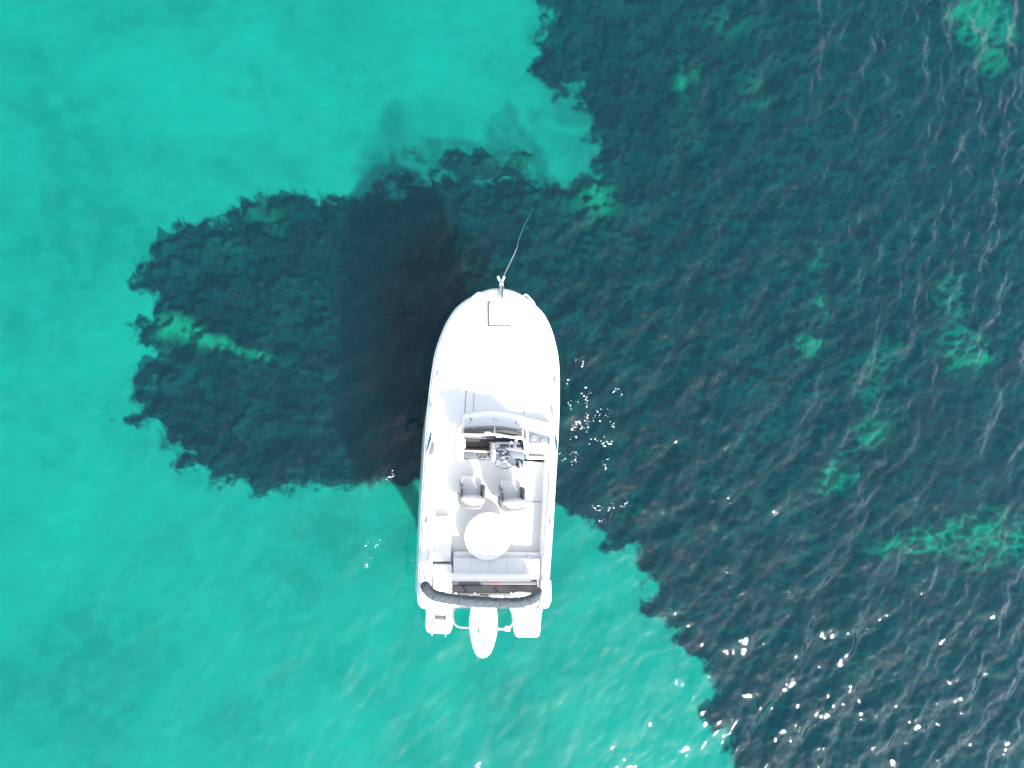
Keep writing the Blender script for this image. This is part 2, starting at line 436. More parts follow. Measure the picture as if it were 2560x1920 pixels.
# seagrass: leaf blades standing and leaning in the meadow
NB = 150000
bx = RS.uniform(-13, 13, NB); by = RS.uniform(-10, 10, NB)
wv = weed_at(bx, by) + .25 * RS.randn(NB)
keep = (wv > .42) & (blobs(gaps, bx, by) < .22)
bx = bx[keep]; by = by[keep]; nb = len(bx)
bz = -DEPTH + .05 * samp(bedn, bx, by) + .05
ln = RS.uniform(.08, .19, nb); wd = RS.uniform(.010, .018, nb)
lean = RS.uniform(.2, .9, nb); az = R(100) + .9 * samp(swirl, bx * .6, by * .6) + .55 * RS.randn(nb)
dxv = np.cos(az); dyv = np.sin(az); pxv = -dyv; pyv = dxv
V = np.zeros((nb, 4, 2, 3))
for s in range(4):
    t = s / 3
    hx = ln * t * np.sin(lean * (.4 + .6 * t)); hz = ln * t * np.cos(lean * (.4 + .6 * t))
    ww = wd * (1 - .75 * t * t) * .5
    for e, sg in enumerate((-1, 1)):
        V[:, s, e, 0] = bx + dxv * hx + pxv * ww * sg; V[:, s, e, 1] = by + dyv * hx + pyv * ww * sg; V[:, s, e, 2] = bz + hz
base = np.arange(nb)[:, None, None] * 8
Q = np.array([[0, 1, 3, 2], [2, 3, 5, 4], [4, 5, 7, 6]])[None] + base
me = bpy.data.meshes.new('seagrass')
me.vertices.add(nb * 8); me.vertices.foreach_set('co', V.astype(np.float32).ravel())
me.loops.add(nb * 12); me.loops.foreach_set('vertex_index', Q.astype(np.int32).ravel())
me.polygons.add(nb * 3); me.polygons.foreach_set('loop_start', (np.arange(nb * 3) * 4).astype(np.int32))
me.update(calc_edges=True)
GR = bsdf('seagrass_leaf', (.030, .037, .038), .7, var=.3, scale=1.6)
tag(link('seagrass', me, GR), 'dark seagrass meadow leaning in the current on the sea floor', 'seagrass', 'stuff')

# ------------------------------------------------------------------ the boat
boat = bpy.data.objects.new('motorboat', None); COL.objects.link(boat)
boat.location = BO; boat.rotation_euler = (0, 0, BR)
tag(boat, 'white open motorboat with blunt bow, round table and outboard engine at anchor', 'motorboat')
bpy.context.view_layer.update()

MPP = HALF * (CAM.z - .82) / 1280 * CAM.length / CAM.z * 1.0     # metres per photo pixel at gunwale height
prof_px = [(0, 0), (3, 26), (14, 54), (32, 83), (55, 109), (88, 129), (122, 142), (160, 152.5), (205, 158.5), (280, 163.5), (350, 165.5), (430, 166), (560, 165.5), (700, 163.5), (765, 162), (780, 159), (789, 151), (792, 140)]
bowy = L(1254, 725, .85).y
ST = []
for d, hw in prof_px: ST.append((bowy - d * MPP, hw * MPP))
def halfw(y):
    if y >= ST[0][0]: return 0.0
    for (y0, w0), (y1, w1) in zip(ST, ST[1:]):
        if y <= y0 and y >= y1: return w0 + (w1 - w0) * (y0 - y) / (y0 - y1 + 1e-9)
    return ST[-1][1]
# dense smooth outline
cur = spline([(hw, y, 0) for y, hw in ST], 6)
LEN = ST[0][0] - ST[-1][0]
def fwd(y): return (y - ST[-1][0]) / LEN
def shz(y): return .78 + .14 * max(0, fwd(y) - .35) ** 1.5 / .65 ** 1.5
def hull_rings():
    rings = []
    for v in cur:
        x, y = v.x, v.y; f = fwd(y); z = shz(y)
        bowf = max(0, (f - .48) / .52) ** 1.7
        yk = lambda t: y - bowf ** 2 * t           # raked stem
        wl = x * (1 - .30 * bowf + .008); ch = x * (1 - .45 * bowf - .06)
        keel = -.42 + .38 * bowf ** 3
        rings.append([(x, y, z), (x * .995, yk(.02), z - .10), (x * (1.004 - .1 * bowf), yk(.12), z * .55), (wl, yk(.35), .05), (ch, yk(.55), -.12), (ch * .5, yk(.7), keel * .65 - .03), (0.0, yk(.75), keel)])
    return rings
bm = bmesh.new()
rg = hull_rings(); side_v = {}
for sgn in (1, -1):
    side_v[sgn] = [[bm.verts.new((p[0] * sgn, p[1], p[2])) for p in r_] for r_ in rg]
    VV = side_v[sgn]
    for i in range(len(VV) - 1):
        for k in range(6): bm.faces.new((VV[i][k], VV[i + 1][k], VV[i + 1][k + 1], VV[i][k + 1]))
last = len(rg) - 1
for k in range(6):
    bm.faces.new((side_v[1][last][k], side_v[-1][last][k], side_v[-1][last][k + 1], side_v[1][last][k + 1]))
bmesh.ops.remove_doubles(bm, verts=bm.verts, dist=.0008)
hull = from_bm('hull', bm, HULLB, boat, True)
# rub rail round the sheer
o1 = [Vector((v.x, v.y, shz(v.y) - .03)) for v in cur]; o2 = [Vector((-v.x, v.y, shz(v.y) - .03)) for v in cur[1:]]
tube('rub_rail', o1[::-1] + o2, .022, RUB, boat, 8)
# gunwale: rounded cap running round the boat, inner edge set in
def gunwale_inner(v, w_=.125):
    return max(0.0, v.x - w_ * (1 + .0 * v.y))
bm = bmesh.new()
GI = []
for i, v in enumerate(cur):
    t = (cur[min(i + 1, len(cur) - 1)] - cur[max(i - 1, 0)]).normalized()
    nrm = Vector((t.y, -t.x, 0))
    if nrm.x > 0 or i == 0: nrm = -nrm if nrm.x > 0 else nrm
    if i == 0: nrm = Vector((0, -1, 0))
    GI.append(Vector((max(0, v.x + nrm.x * .125), v.y + (nrm.y if v.y > 0 else 0) * .125, 0)))
for sgn in (1, -1):
    R_ = []
    for v, g in zip(cur, GI):
        z = shz(v.y)
        a = v.lerp(g, .12); c = v.lerp(g, .88)
        R_.append([bm.verts.new((p.x * sgn, p.y, zz)) for p, zz in ((v, z - .01), (a, z + .028), (v.lerp(g, .5), z + .036), (c, z + .028), (g, z - .012), (g, z - .06))])
    for i in range(len(R_) - 1):
        for k in range(5):
            try: bm.faces.new((R_[i][k], R_[i + 1][k], R_[i + 1][k + 1], R_[i][k + 1]))
            except ValueError: pass
bmesh.ops.remove_doubles(bm, verts=bm.verts, dist=.0006)
from_bm('gunwale', bm, GEL, boat, True)
# decks inside the gunwale
def inner_x(y):
    for a, c in zip(GI, GI[1:]):
        if c.y <= y <= a.y: return a.x + (c.x - a.x) * (a.y - y) / (a.y - c.y + 1e-9)
    return GI[-1].x if y < GI[-1].y else 0.0
Yof = lambda py, z=.82: L(1235, py, z).y
Xof = lambda px, py, z=.82: L(px, py, z).x
y_cock = Yof(1060)                       # forward end of the cockpit
y_tr = Yof(1492)                         # transom inner face
y_top = GI[0].y
ysd = [y_top - (y_top - y_cock) * (t / 30) ** 1.3 for t in range(31)]
bm = bmesh.new(); rows = []
for y in ysd:
    hx = inner_x(y) + .004
    rows.append([bm.verts.new((hx * u, y, shz(y) - .02 + .07 * (1 - u * u) * min(1, hx / .8))) for u in (-1, -.8, -.6, -.3, 0, .3, .6, .8, 1)])
for a, c in zip(rows, rows[1:]):
    for k in range(8): bm.faces.new((a[k], a[k + 1], c[k + 1], c[k]))
from_bm('foredeck', bm, GEL, boat, True)
def deck_z(x, y):
    hx = max(.01, inner_x(y)); return shz(y) - .02 + .07 * (1 - min(1, (x / hx) ** 2)) * min(1, hx / .8)
# cockpit: sole, side coamings, transom wall
SOLE = .48
xl = Xof(1088, 1320); xr = Xof(1362, 1320)
def box(name, x0, x1, y0, y1, z0, z1, m, parent, bevel=.012, **k): return prism(name, rect(x0, y0, x1, y1), z0, z1, m, parent, bevel, **k)
sole = box('cockpit_sole', xl - .05, xr + .05, y_tr - .05, Yof(1151, SOLE), SOLE - .05, SOLE, NONSLIP, boat, 0)
box('side_walkway', xl - .05, Xof(1154, 1100, SOLE), Yof(1151, SOLE), y_cock + .02, SOLE - .05, SOLE, NONSLIP, boat, 0)
ysc = [y_cock - (y_cock - y_tr) * t / 12 for t in range(13)]
for sgn, xi in ((-1, xl), (1, xr)):
    bm = bmesh.new(); rws = []
    for y in ysc:
        xo = (inner_x(y) + .003) * sgn; z = shz(y) - .015
        rws.append([bm.verts.new(p) for p in ((xo, y, z), (xi + sgn * .02, y, z), (xi, y, z - .02), (xi, y, SOLE - .01))])
    for a, c in zip(rws, rws[1:]):
        for k in range(3): bm.faces.new((a[k], a[k + 1], c[k + 1], c[k]))
    from_bm('side_deck', bm, GEL, boat, True)
ty0 = ST[-1][0] - .003
box('transom_deck', -inner_x(y_tr) + .0, inner_x(y_tr) - .0, ty0, y_tr, .0, .765, GEL, boat, .02)
box('cockpit_bulkhead', xl, xr, y_cock, y_cock + .03, SOLE, .80, GEL, boat, 0)

# seams on the foredeck: two long joints, the curved joint in front of the dash
def deck_line(name, px_pts, w_=.008, m=SEAM, lift=.003):
    pts = spline([L(a, c, .88) for a, c in px_pts], 8)
    bm = bmesh.new(); vs = []
    for i, p in enumerate(pts):
        t = (pts[min(i + 1, len(pts) - 1)] - pts[max(i - 1, 0)]).normalized(); nn = Vector((-t.y, t.x, 0)) * w_ / 2
        for q_ in (p + nn, p - nn): pass
        vs.append([bm.verts.new((q_.x, q_.y, deck_z(q_.x, q_.y) + dz)) for q_, dz in ((p + nn, -.004), (p + nn, lift), (p - nn, lift), (p - nn, -.004))])
    for a, c in zip(vs, vs[1:]):
        for k in range(3): bm.faces.new((a[k], a[k + 1], c[k + 1], c[k]))
    return from_bm(name, bm, m, boat)
deck_line('deck_seam', [(1171, 895), (1167, 960), (1162, 1032)])
deck_line('deck_seam', [(1315, 895), (1313, 960), (1310, 1037)])
deck_line('deck_seam', [(1186, 965), (1184, 1028)], .005)
deck_line('deck_seam', [(1345, 800), (1362, 850), (1374, 920), (1379, 1000), (1383, 1040)], .006)
# anchor locker
hx0, hx1 = 1222, 1274
z_l = deck_z(0, Yof(785)) + .02
lk = pxprism('locker_hatch', rect(1224, 757, 1273, 812), z_l - .03, z_l + .012, GEL, boat, .006)
pxprism('hatch_gap', [(1221, 753), (1224.5, 753), (1224, 814), (1220.5, 814)], z_l - .04, z_l + .004, SEAM, boat, 0)
pxprism('hatch_gap', [(1220.5, 813), (1275.5, 814), (1275.5, 816.5), (1220.5, 816)], z_l - .04, z_l + .003, SEAM, boat, 0)
pxprism('hatch_gap', [(1274, 757), (1275, 757), (1275, 814), (1274, 814)], z_l - .04, z_l + .002, SEAM, boat, 0)
c = L(1241, 779, z_l)
lathe('hatch_catch', (c.x, c.y, z_l + .013), [(.045, 0), (.045, .008), (.032, .012), (.01, .013)], bsdf('bluish_steel', (.38, .46, .56), .3, metal=.3), lk, 20)
# bow roller, chute, grab rails, cleats
z_b = shz(bowy) + .05
a = L(1252, 748, z_b); c = L(1253, 712, z_b)
rol = prism('bow_roller', [(a.x - .028, a.y), (a.x + .028, a.y), (c.x + .022, c.y), (c.x - .022, c.y)], z_b - .04, z_b, STEEL, boat, .006)
for s in (-1, 1):
    prism('roller_cheek', [(a.x + s * .03 - .005, a.y), (a.x + s * .03 + .005, a.y), (c.x + s * .035 + .005, c.y - .02), (c.x + s * .035 - .005, c.y - .02)], z_b - .02, z_b + .05, STEEL, rol, .002)
lathe('roller_wheel', (c.x - .03, c.y + .01, z_b + .02), [(.03, 0), (.02, .03), (.03, .06)], RUB, rol, 16, (1, 0, 0))
for pts in ([(1180, 749), (1184, 741), (1196, 732.5), (1201, 734), (1193, 743)], [(1309, 741), (1314, 736), (1325, 746), (1335, 758), (1334, 765)]):
    zz = [.84, .93, .94, .92, .84]
    tube('bow_grab_rail', spline([L(a_, b_, z_) for (a_, b_), z_ in zip(pts, zz)], 5), .018, RUB, boat, 8)
def cleat(px, py, ang=90):
    z = shz(Yof(py)) + .034; c = L(px, py, z)
    bm = bmesh.new()
    t = R(ang); u = Vector((math.cos(t), math.sin(t), 0))
    tube_bm(bm, [c - u * .07 + Vector((0, 0, .035)), c - u * .03 + Vector((0, 0, .028)), c + u * .03 + Vector((0, 0, .028)), c + u * .07 + Vector((0, 0, .035))], .009, 6)
    for s in (-.022, .022): tube_bm(bm, [c + u * s, c + u * s + Vector((0, 0, .03))], .010, 6)
    return from_bm('cleat', bm, CLEAT, boat, True)
for px, py, an in ((1093, 935, 82), (1386, 948, 97), (1067, 1300, 88), (1375, 1302, 90), (1382, 1030, 92), (1078, 1015, 86)): cleat(px, py, an)
# recessed dark side lights beside the dash
for pts in ([(1079, 1074), (1080, 1086), (1078, 1101), (1073, 1116), (1067, 1134), (1068, 1118), (1071, 1100), (1075, 1084)],
            [(1386, 1086), (1390, 1090), (1393.5, 1104), (1394, 1122), (1392, 1128), (1388, 1110)]):
    z = shz(Yof(1100)) + .04
    pxprism('side_window', pts, z - .05, z + .004, TINT, boat, .003)
pxprism('step_pad', [(1080, 1102), (1086, 1110), (1085, 1137), (1070, 1138)], .79, .835, SHELL, boat, .004)

# ---- dash moulding
ZD = 1.06
arc_f = [(1159, 1036), (1185, 1030), (1212, 1027), (1237, 1026.5), (1262, 1030), (1290, 1036), (1312, 1041), (1345, 1049), (1378, 1057)]
arc_b = [(1378, 1066), (1345, 1066), (1310, 1072), (1285, 1068), (1262, 1064.5), (1237, 1063), (1212, 1063), (1185, 1065), (1159, 1066)]
def Lp(p, z): v = L(p[0], p[1], z); return (v.x, v.y, z)
bm = bmesh.new(); rws = []
for f_, b_ in zip(arc_f, arc_b[::-1]):
    fb = L(*f_, .88)
    mid = (f_[0] * .6 + b_[0] * .4, f_[1] * .6 + b_[1] * .4)
    rws.append([bm.verts.new(p) for p in ((fb.x, fb.y, .82), Lp(f_, .90), Lp((f_[0], f_[1] + 4), .965), Lp(mid, ZD - .02), Lp(b_, ZD), (L(*b_, ZD).x, L(*b_, ZD).y, .80))])
for a, c in zip(rws, rws[1:]):
    for k in range(5): bm.faces.new((a[k], a[k + 1], c[k + 1], c[k]))
bm.faces.new(rws[0]); bm.faces.new(rws[-1][::-1])
dashm = from_bm('dash_moulding', bm, GEL, boat, True)
for px, py in ((1176, 1046), (1178, 1050), (1174, 1057), (1234, 1047), (1243, 1051), (1233, 1059), (1292, 1053), (1290, 1058), (1296, 1060)):
    c = L(px, py, ZD - .02); lathe('screw', (c.x, c.y, ZD - .045), [(.011, 0), (.011, .035), (.005, .04)], GREYP, dashm, 10)
# left wall and companionway well
pxprism('dash_side', [(1153, 1070), (1160.5, 1066), (1158, 1150), (1150, 1158)], .30, ZD, GEL, dashm, .012)
tube('grab_rail', spline([L(1148, 1098, .88), L(1141, 1100, .98), L(1139, 1112, 1.0), L(1138, 1128, .98), L(1144, 1131, .88)], 5), .011, STEEL, boat)
box('companionway_floor', Xof(1156, 1120, .4), Xof(1238, 1120, .4), Yof(1170, .4), Yof(1060, .4), .34, .40, MIDG, boat, 0)
pxprism('companionway_frame', [(1160, 1088), (1235, 1091), (1235, 1099), (1160, 1095)], .60, .80, bsdf('light_grey_frame', (.13, .13, .14), .5), boat, .004)
pxprism('companionway_recess', [(1164, 1097), (1235, 1099), (1235, 1121), (1164, 1118)], .44, .50, DARKG, boat, .004)
pxprism('companionway_recess', [(1160, 1097), (1164, 1097), (1164, 1120), (1159, 1122)], .44, .72, bsdf('warm_grey', (.45, .38, .34), .6), boat, .002)
pxprism('companionway_step', [(1159, 1120), (1235, 1122), (1235, 1127), (1159, 1124)], .44, .58, GREYP, boat, .003)
pxprism('step_edge', [(1159, 1124.5), (1233, 1127), (1233, 1133.5), (1159, 1129)], .44, .66, BEIGE, boat, .006)
stp = pxprism('lower_step', [(1157, 1130), (1234, 1134), (1234, 1150), (1157, 1146)], .44, .60, bsdf('grey_blue_step', (.11, .125, .14), .5, var=.2, scale=20), boat, .004)
for px in (1199, 1210):
    c = L(px, 1139, .60); tube('ring_bolt', [(c.x + .035 * math.cos(a_), c.y + .045 * math.sin(a_), .612) for a_ in [k * math.pi / 8 for k in range(16)]], .007, GREYP, stp, 6, True)
# helm console
con = pxprism('helm_console', [(1236, 1108), (1312, 1111), (1314, 1160), (1300, 1172), (1268, 1160), (1240, 1150), (1234, 1135)], .30, .98, DASH, boat, .02,
              zs=[1.06, 1.06, .90, .84, .86, .88, .94])
pxprism('console_floor', [(1233, 1084), (1313, 1086), (1312, 1114), (1234, 1111)], .5, .66, bsdf('deep_blue_dash', (.035, .055, .09), .4), boat, .003)
pxprism('console_side', [(1236, 1108), (1240, 1108), (1239, 1160), (1235, 1148)], .30, 1.03, GEL, boat, .012)
def panel(name, x0, y0, x1, y1, z, m, parent, t=.012, bev=.003): return pxprism(name, rrect_px(x0, y0, x1, y1, 1.2), z - .03, z + t, m, parent, bev)
def rrect_px(x0, y0, x1, y1, r): return rrect(x0, y0, x1, y1, r, 3)
panel('instrument_panel', 1238, 1105, 1311, 1126, 1.066, bsdf('pale_dash_panel', (.17, .185, .21), .3), con)
panel('chart_plotter', 1251, 1112.5, 1273, 1119.5, 1.085, INSTR, con)
panel('gauge', 1277, 1113, 1284, 1120, 1.085, INSTR, con)
panel('switch_panel', 1293.5, 1114, 1308, 1119.5, 1.085, INSTR, con)
panel('instrument_panel', 1237, 1129, 1262, 1136, 1.0, bsdf('pale_dash_trim', (.17, .19, .21), .3), con)
panel('instrument_panel', 1270, 1128, 1309, 1146, .985, bsdf('blue_white_panel', (.17, .20, .23), .3, var=.2, scale=25), con)
panel('ignition_panel', 1256, 1137, 1268, 1143, .99, INSTR, con)
for px, py in ((1278, 1106), (1290, 1101), (1258, 1143)):
    c = L(px, py, 1.08); lathe('knob', (c.x, c.y, 1.07), [(.026, 0), (.026, .02), (.012, .035)], GEL, con, 12)
# steering wheel tilted towards the helm
wc = L(1262, 1156, 1.10)
wt = Matrix.Translation(wc) @ Matrix.Rotation(R(42), 4, 'X')
wr = .165
tube('steering_wheel', [wt @ Vector((wr * math.cos(a_), wr * math.sin(a_), 0)) for a_ in [k * math.pi / 20 for k in range(40)]], .014, GREYP, boat, 8, True)
sw = boat.children[-1] if False else [o for o in bpy.data.objects if o.name == 'steering_wheel'][0]
for a_ in (90, 210, 330):
    t = R(a_); tube('spoke', [wt @ Vector((0, 0, -.03)), wt @ Vector((wr * .6 * math.cos(t), wr * .6 * math.sin(t), -.012)), wt @ Vector((wr * math.cos(t), wr * math.sin(t), 0))], .010, STEEL, sw, 6)
hc = wt @ Vector((0, 0, -.04)); lathe('hub', hc, [(.03, -.10), (.03, 0), (.045, .02), (.03, .035), (.01, .04)], STEEL, sw, 16, wt.to_3x3() @ Vector((0, 0, 1)))
# throttle
tl = L(1300, 1158, .90)
thr = prism('throttle_box', rrect(tl.x - .05, tl.y - .09, tl.x + .05, tl.y + .08, .03), .80, .93, INSTR, boat, .015)
tube('throttle_lever', spline([(tl.x - .03, tl.y + .04, .93), (tl.x - .03, tl.y + .01, 1.03), (tl.x - .025, tl.y - .04, 1.08), (tl.x + .03, tl.y - .06, 1.09)], 4), .02, GEL, thr, 10)
lathe('lever_knob', (tl.x + .03, tl.y - .07, 1.04), [(.02, 0), (.045, .02), (.05, .05), (.035, .085), (.01, .095)], GEL, thr, 16)
# starboard module with the tinted hatch
mod = pxprism('side_console', [(1314, 1067), (1345, 1060), (1380, 1066), (1382, 1100), (1380, 1140), (1372, 1149), (1318, 1149), (1315, 1140)], .30, ZD - .02, GEL, boat, .02)
hat = pxprism('console_hatch', [(1321.5, 1078), (1328, 1078.5), (1371, 1091), (1374.5, 1095), (1374.5, 1113), (1370, 1110), (1321.5, 1109)], ZD - .03, ZD - .010, bsdf('grey_hatch', (.17, .18, .19), .3), mod, .004)
pxprism('hatch_edge', [(1371, 1093), (1375, 1096), (1375, 1114), (1371, 1111)], ZD - .03, ZD - .003, bsdf('blue_grey_edge', (.07, .10, .13), .3), mod, .002)
for px, py in ((1334, 1094), (1357, 1102)):
    c = L(px, py, ZD); lathe('cup_holder', (c.x, c.y, ZD - .012), [(.050, 0), (.050, .012), (.040, .016), (.038, .004), (.005, .003)], STEEL, hat, 20)
pxprism('handle', [(1322, 1137), (1330, 1136.5), (1362, 1139), (1364, 1143), (1324, 1142)], ZD - .03, ZD + .012, SHELL, mod, .006)
# windscreen: raked acrylic with a top rail
wb = [(1160, 1067), (1200, 1064.5), (1237, 1064), (1273, 1068), (1308, 1074)]
wtp = [(1157, 1086), (1198, 1087), (1236, 1085.5), (1268, 1091), (1306, 1096)]
ZT = 1.60
B1 = spline([L(a, c, ZD + .0) for a, c in wb], 6); T1 = spline([L(a, c, ZT) for a, c in wtp], 6)
bm = bmesh.new(); rws = []
for p, t in zip(B1, T1):
    rws.append([bm.verts.new(p.lerp(t, u) + Vector((0, .03 * math.sin(math.pi * u), 0))) for u in (0, .25, .5, .75, 1)])
for a, c in zip(rws, rws[1:]):
    for k in range(4): bm.faces.new((a[k], a[k + 1], c[k + 1], c[k]))
# wings of the screen running aft down both sides
for sgn, pb, pt in ((-1, [(1160, 1067), (1158, 1080), (1156, 1098)], [(1157, 1086), (1156, 1092), (1155, 1100)]), (1, [(1308, 1074), (1313, 1095), (1314, 1130)], [(1306, 1096), (1311, 1104), (1313, 1132)])):
    zt = [ZT, 1.36, 1.10]
    bs = spline([L(*a, ZD) for a in pb], 4); ts = spline([L(*a, z_) for a, z_ in zip(pt, zt)], 4)
    vb = [(bm.verts.new(a), bm.verts.new(a.lerp(c, .5)), bm.verts.new(c)) for a, c in zip(bs, ts)]
    for a, c in zip(vb, vb[1:]):
        for k in range(2): bm.faces.new((a[k], a[k + 1], c[k + 1], c[k]))
    if sgn == -1: railL = ts
    else: railR = ts
bmesh.ops.remove_doubles(bm, verts=bm.verts, dist=.004)
ws = from_bm('windscreen', bm, SMOKE, boat, True)
sol = ws.modifiers.new('thickness', 'SOLIDIFY'); sol.thickness = .006
tube('windscreen_rail', railL[::-1] + T1[1:-1] + railR, .022, RUB, ws, 8)
tube('windscreen_base', B1, .014, GEL, ws, 6)
for i in (0, 12, len(T1) - 1):
    a = B1[i]; c = T1[i]; tube('screen_post', [a, a.lerp(c, .5) + Vector((0, .03, 0)), c], .013, STEEL, ws, 6)
for px, py in ((1247, 1089), (1296, 1094), (1219, 1084)):
    c = L(px, py, ZT + .01); prism('screen_latch', rrect(c.x - .05, c.y - .03, c.x + .05, c.y + .03, .015), ZT - .02, ZT + .035, GEL, ws, .01)

# ---- helm seats
def seat(px, py, turn):
    c = L(px, py, .75)
    T = Matrix.Translation((c.x, c.y, 0)) @ Matrix.Rotation(R(turn), 4, 'Z') @ Matrix.Diagonal((.88, .86, 1, 1))
    def pr(name, pts, z0, z1, m, parent, bev, top_shift=0.0, seg=3):
        bm = bmesh.new()
        add_prism(bm, [T @ Vector((a, b_ - top_shift, z1)) for a, b_ in pts], [T @ Vector((a, b_, z0)) for a, b_ in pts])
        return from_bm(name, bm, m, parent, True, bev, seg)
    base = pr('helm_seat', rrect(-.22, -.20, .22, .20, .08), .66, .72, SHELL, boat, .02)
    pr('pedestal', ell(0, 0, .06, .06, 16), SOLE, .66, STEEL, base, 0)
    pr('seat_cushion', rrect(-.205, -.13, .205, .25, .07), .72, .82, VINYL, base, .03)
    # curved backrest: a horseshoe, leaning aft
    def shoe(rin, rout, yc_, w_, n_=14):
        pts = []
        for k in range(n_ + 1):
            a_ = R(180 + 180 * k / n_); pts.append((w_ * math.copysign(abs(math.cos(a_)) ** .55, math.cos(a_)), yc_ + rout * -abs(math.sin(a_)) ** .8))
        for k in range(n_, -1, -1):
            a_ = R(180 + 180 * k / n_); pts.append(((w_ - .055) * math.copysign(abs(math.cos(a_)) ** .55, math.cos(a_)), yc_ + rin * -abs(math.sin(a_)) ** .8))
        return pts
    pr('seat_shell', shoe(.20, .30, -.08, .268), .70, .97, SHELL, base, .012, .0)
    pr('backrest', [(-.205, -.10), (.205, -.10), (.205, -.165), (.17, -.205), (.09, -.232), (0, -.24), (-.09, -.232), (-.17, -.205), (-.205, -.165)], .78, 1.20, VINYL, base, .025, .015)
    for s in (-1, 1):
        x0, x1 = sorted((s * .198, s * .248))
        pr('armrest', rrect(x0, -.10, x1, .12, .018), .80, 1.04, GREYP, base, .014, .02)
    return base
seat(1177, 1222, -1); seat(1276, 1230, 4)

# ---- round table
tc_ = L(1221, 1341, .76)
tt = lathe('round_table', (tc_.x, tc_.y, .72), [(.30, 0), (.405, .006), (.42, .02), (.415, .034), (.38, .038), (.05, .038)], GEL, boat, 48)
lathe('table_leg', (tc_.x, tc_.y, SOLE), [(.12, 0), (.12, .012), (.035, .03), (.03, .24)], STEEL, tt, 16)

# ---- aft: bench, side locker, well
pxprism('side_locker', [(1084, 1292), (1128, 1292), (1128, 1405), (1083, 1405)], SOLE, .64, GEL, boat, .02)
pxprism('side_locker', [(1083, 1413), (1131, 1413), (1131, 1490), (1092, 1490), (1083, 1470)], SOLE, .72, GEL, boat, .03)
pxprism('stain', [(1112, 1407), (1120, 1406), (1128, 1410), (1127, 1414), (1118, 1415), (1112, 1412)], .47, .56, RUST, boat, .002)
box('floor_hatch', Xof(1312, 1300, SOLE), Xof(1358, 1300, SOLE), Yof(1378, SOLE), Yof(1254, SOLE), SOLE - .01, SOLE + .006, NONSLIP, boat, .003)
tube('hatch_joint', [L(1311, 1254, SOLE + .008), L(1359, 1254, SOLE + .008), L(1358, 1380, SOLE + .008)], .006, SEAM, boat, 6)
c = L(1309, 1270, SOLE); lathe('deck_drain', (c.x, c.y, SOLE), [(.028, 0), (.028, .008), (.012, .009)], GREYP, boat, 14)
xa = lambda px, z: L(px, 1420, z).x
ya = lambda py, z: L(1240, py, z).y
box('bench_base', xa(1133, .66), xa(1354, .66), ya(1455, .62), ya(1382, .62), SOLE, .62, GEL, boat, .015)
tube('bench_rail', [L(1133, 1392, .66), L(1355, 1396, .66)], .012, RUB, boat, 6)
for px in (1160, 1241, 1321, 1357):
    c = L(px, 1393, .66); box('hinge', c.x - .018, c.x + .018, c.y - .02, c.y + .02, .62, .675, STEEL, boat, .004)
xs_ = [1134, 1178, 1221, 1266, 1308, 1350]
for a, c in zip(xs_, xs_[1:]):
    x0, x1 = xa(a, .72) + .0008, xa(c, .72) - .0008
    prism('bench_cushion', rect(x0, ya(1446, .72), x1, ya(1397, .72)), .62, .72, VINYL, boat, .004, zs=[.76, .76, .70, .70])
box('cushion_back', xa(1133, 1.1), xa(1330, 1.1), ya(1453, 1.1), ya(1446, 1.1), .55, 1.12, VINYL, boat, .015)
aw_ = box('engine_well_cover', xa(1131, .74), xa(1345, .74), ya(1463, .74), ya(1453.5, .74), .55, .72, DARKG, boat, .004)
box('red_mark', xa(1232, .725), xa(1249, .725), ya(1461.5, .725), ya(1458.5, .725), .70, .724, RED, aw_, 0)
well = box('well_floor', xa(1131, .6), xa(1343, .6), ya(1482, .6), ya(1463.5, .6), .50, .60, bsdf('grey_well', (.26, .25, .25), .6, var=.1), boat, .004)
for px in (1160, 1238):
    a = L(px - 4, 1464, .63); c = L(px + 6, 1480, .63)
    prism('strap', [(a.x - .02, a.y), (a.x + .02, a.y), (c.x + .02, c.y), (c.x - .02, c.y)], .598, .615, GREYP, well, .002)
for px, py, r_, m_ in ((1140, 1486, .03, GEL), (1161, 1488, .014, RUST), (1187, 1485, .028, STEEL), (1236, 1500, .015, STEEL), (1263, 1492, .016, RUST), (1244, 1499, .018, GEL)):
    c = L(px, py, .80); lathe('fitting', (c.x, c.y, .76), [(r_, 0), (r_, .03), (r_ * .6, .05), (r_ * .2, .055)], m_, boat, 14)
pxprism('transom_panel', [(1201, 1486), (1222, 1487), (1222, 1490), (1201, 1489)], .76, .785, GREYP, boat, .003)
pxprism('transom_cushion', [(1276, 1483), (1281, 1482), (1281, 1498), (1276, 1498)], .765, .83, GEL, boat, .01)
pxprism('transom_cushion', [(1284, 1484), (1300, 1481), (1332, 1484), (1334, 1488), (1322, 1496), (1284, 1499)], .765, .84, GEL, boat, .02)
for px, py in ((1358, 1467), (1128, 1441)):
    c = L(px, py, .82); lathe('light_socket', (c.x, c.y, .80), [(.022, 0), (.022, .03), (.012, .034)], GREYP, boat, 14)
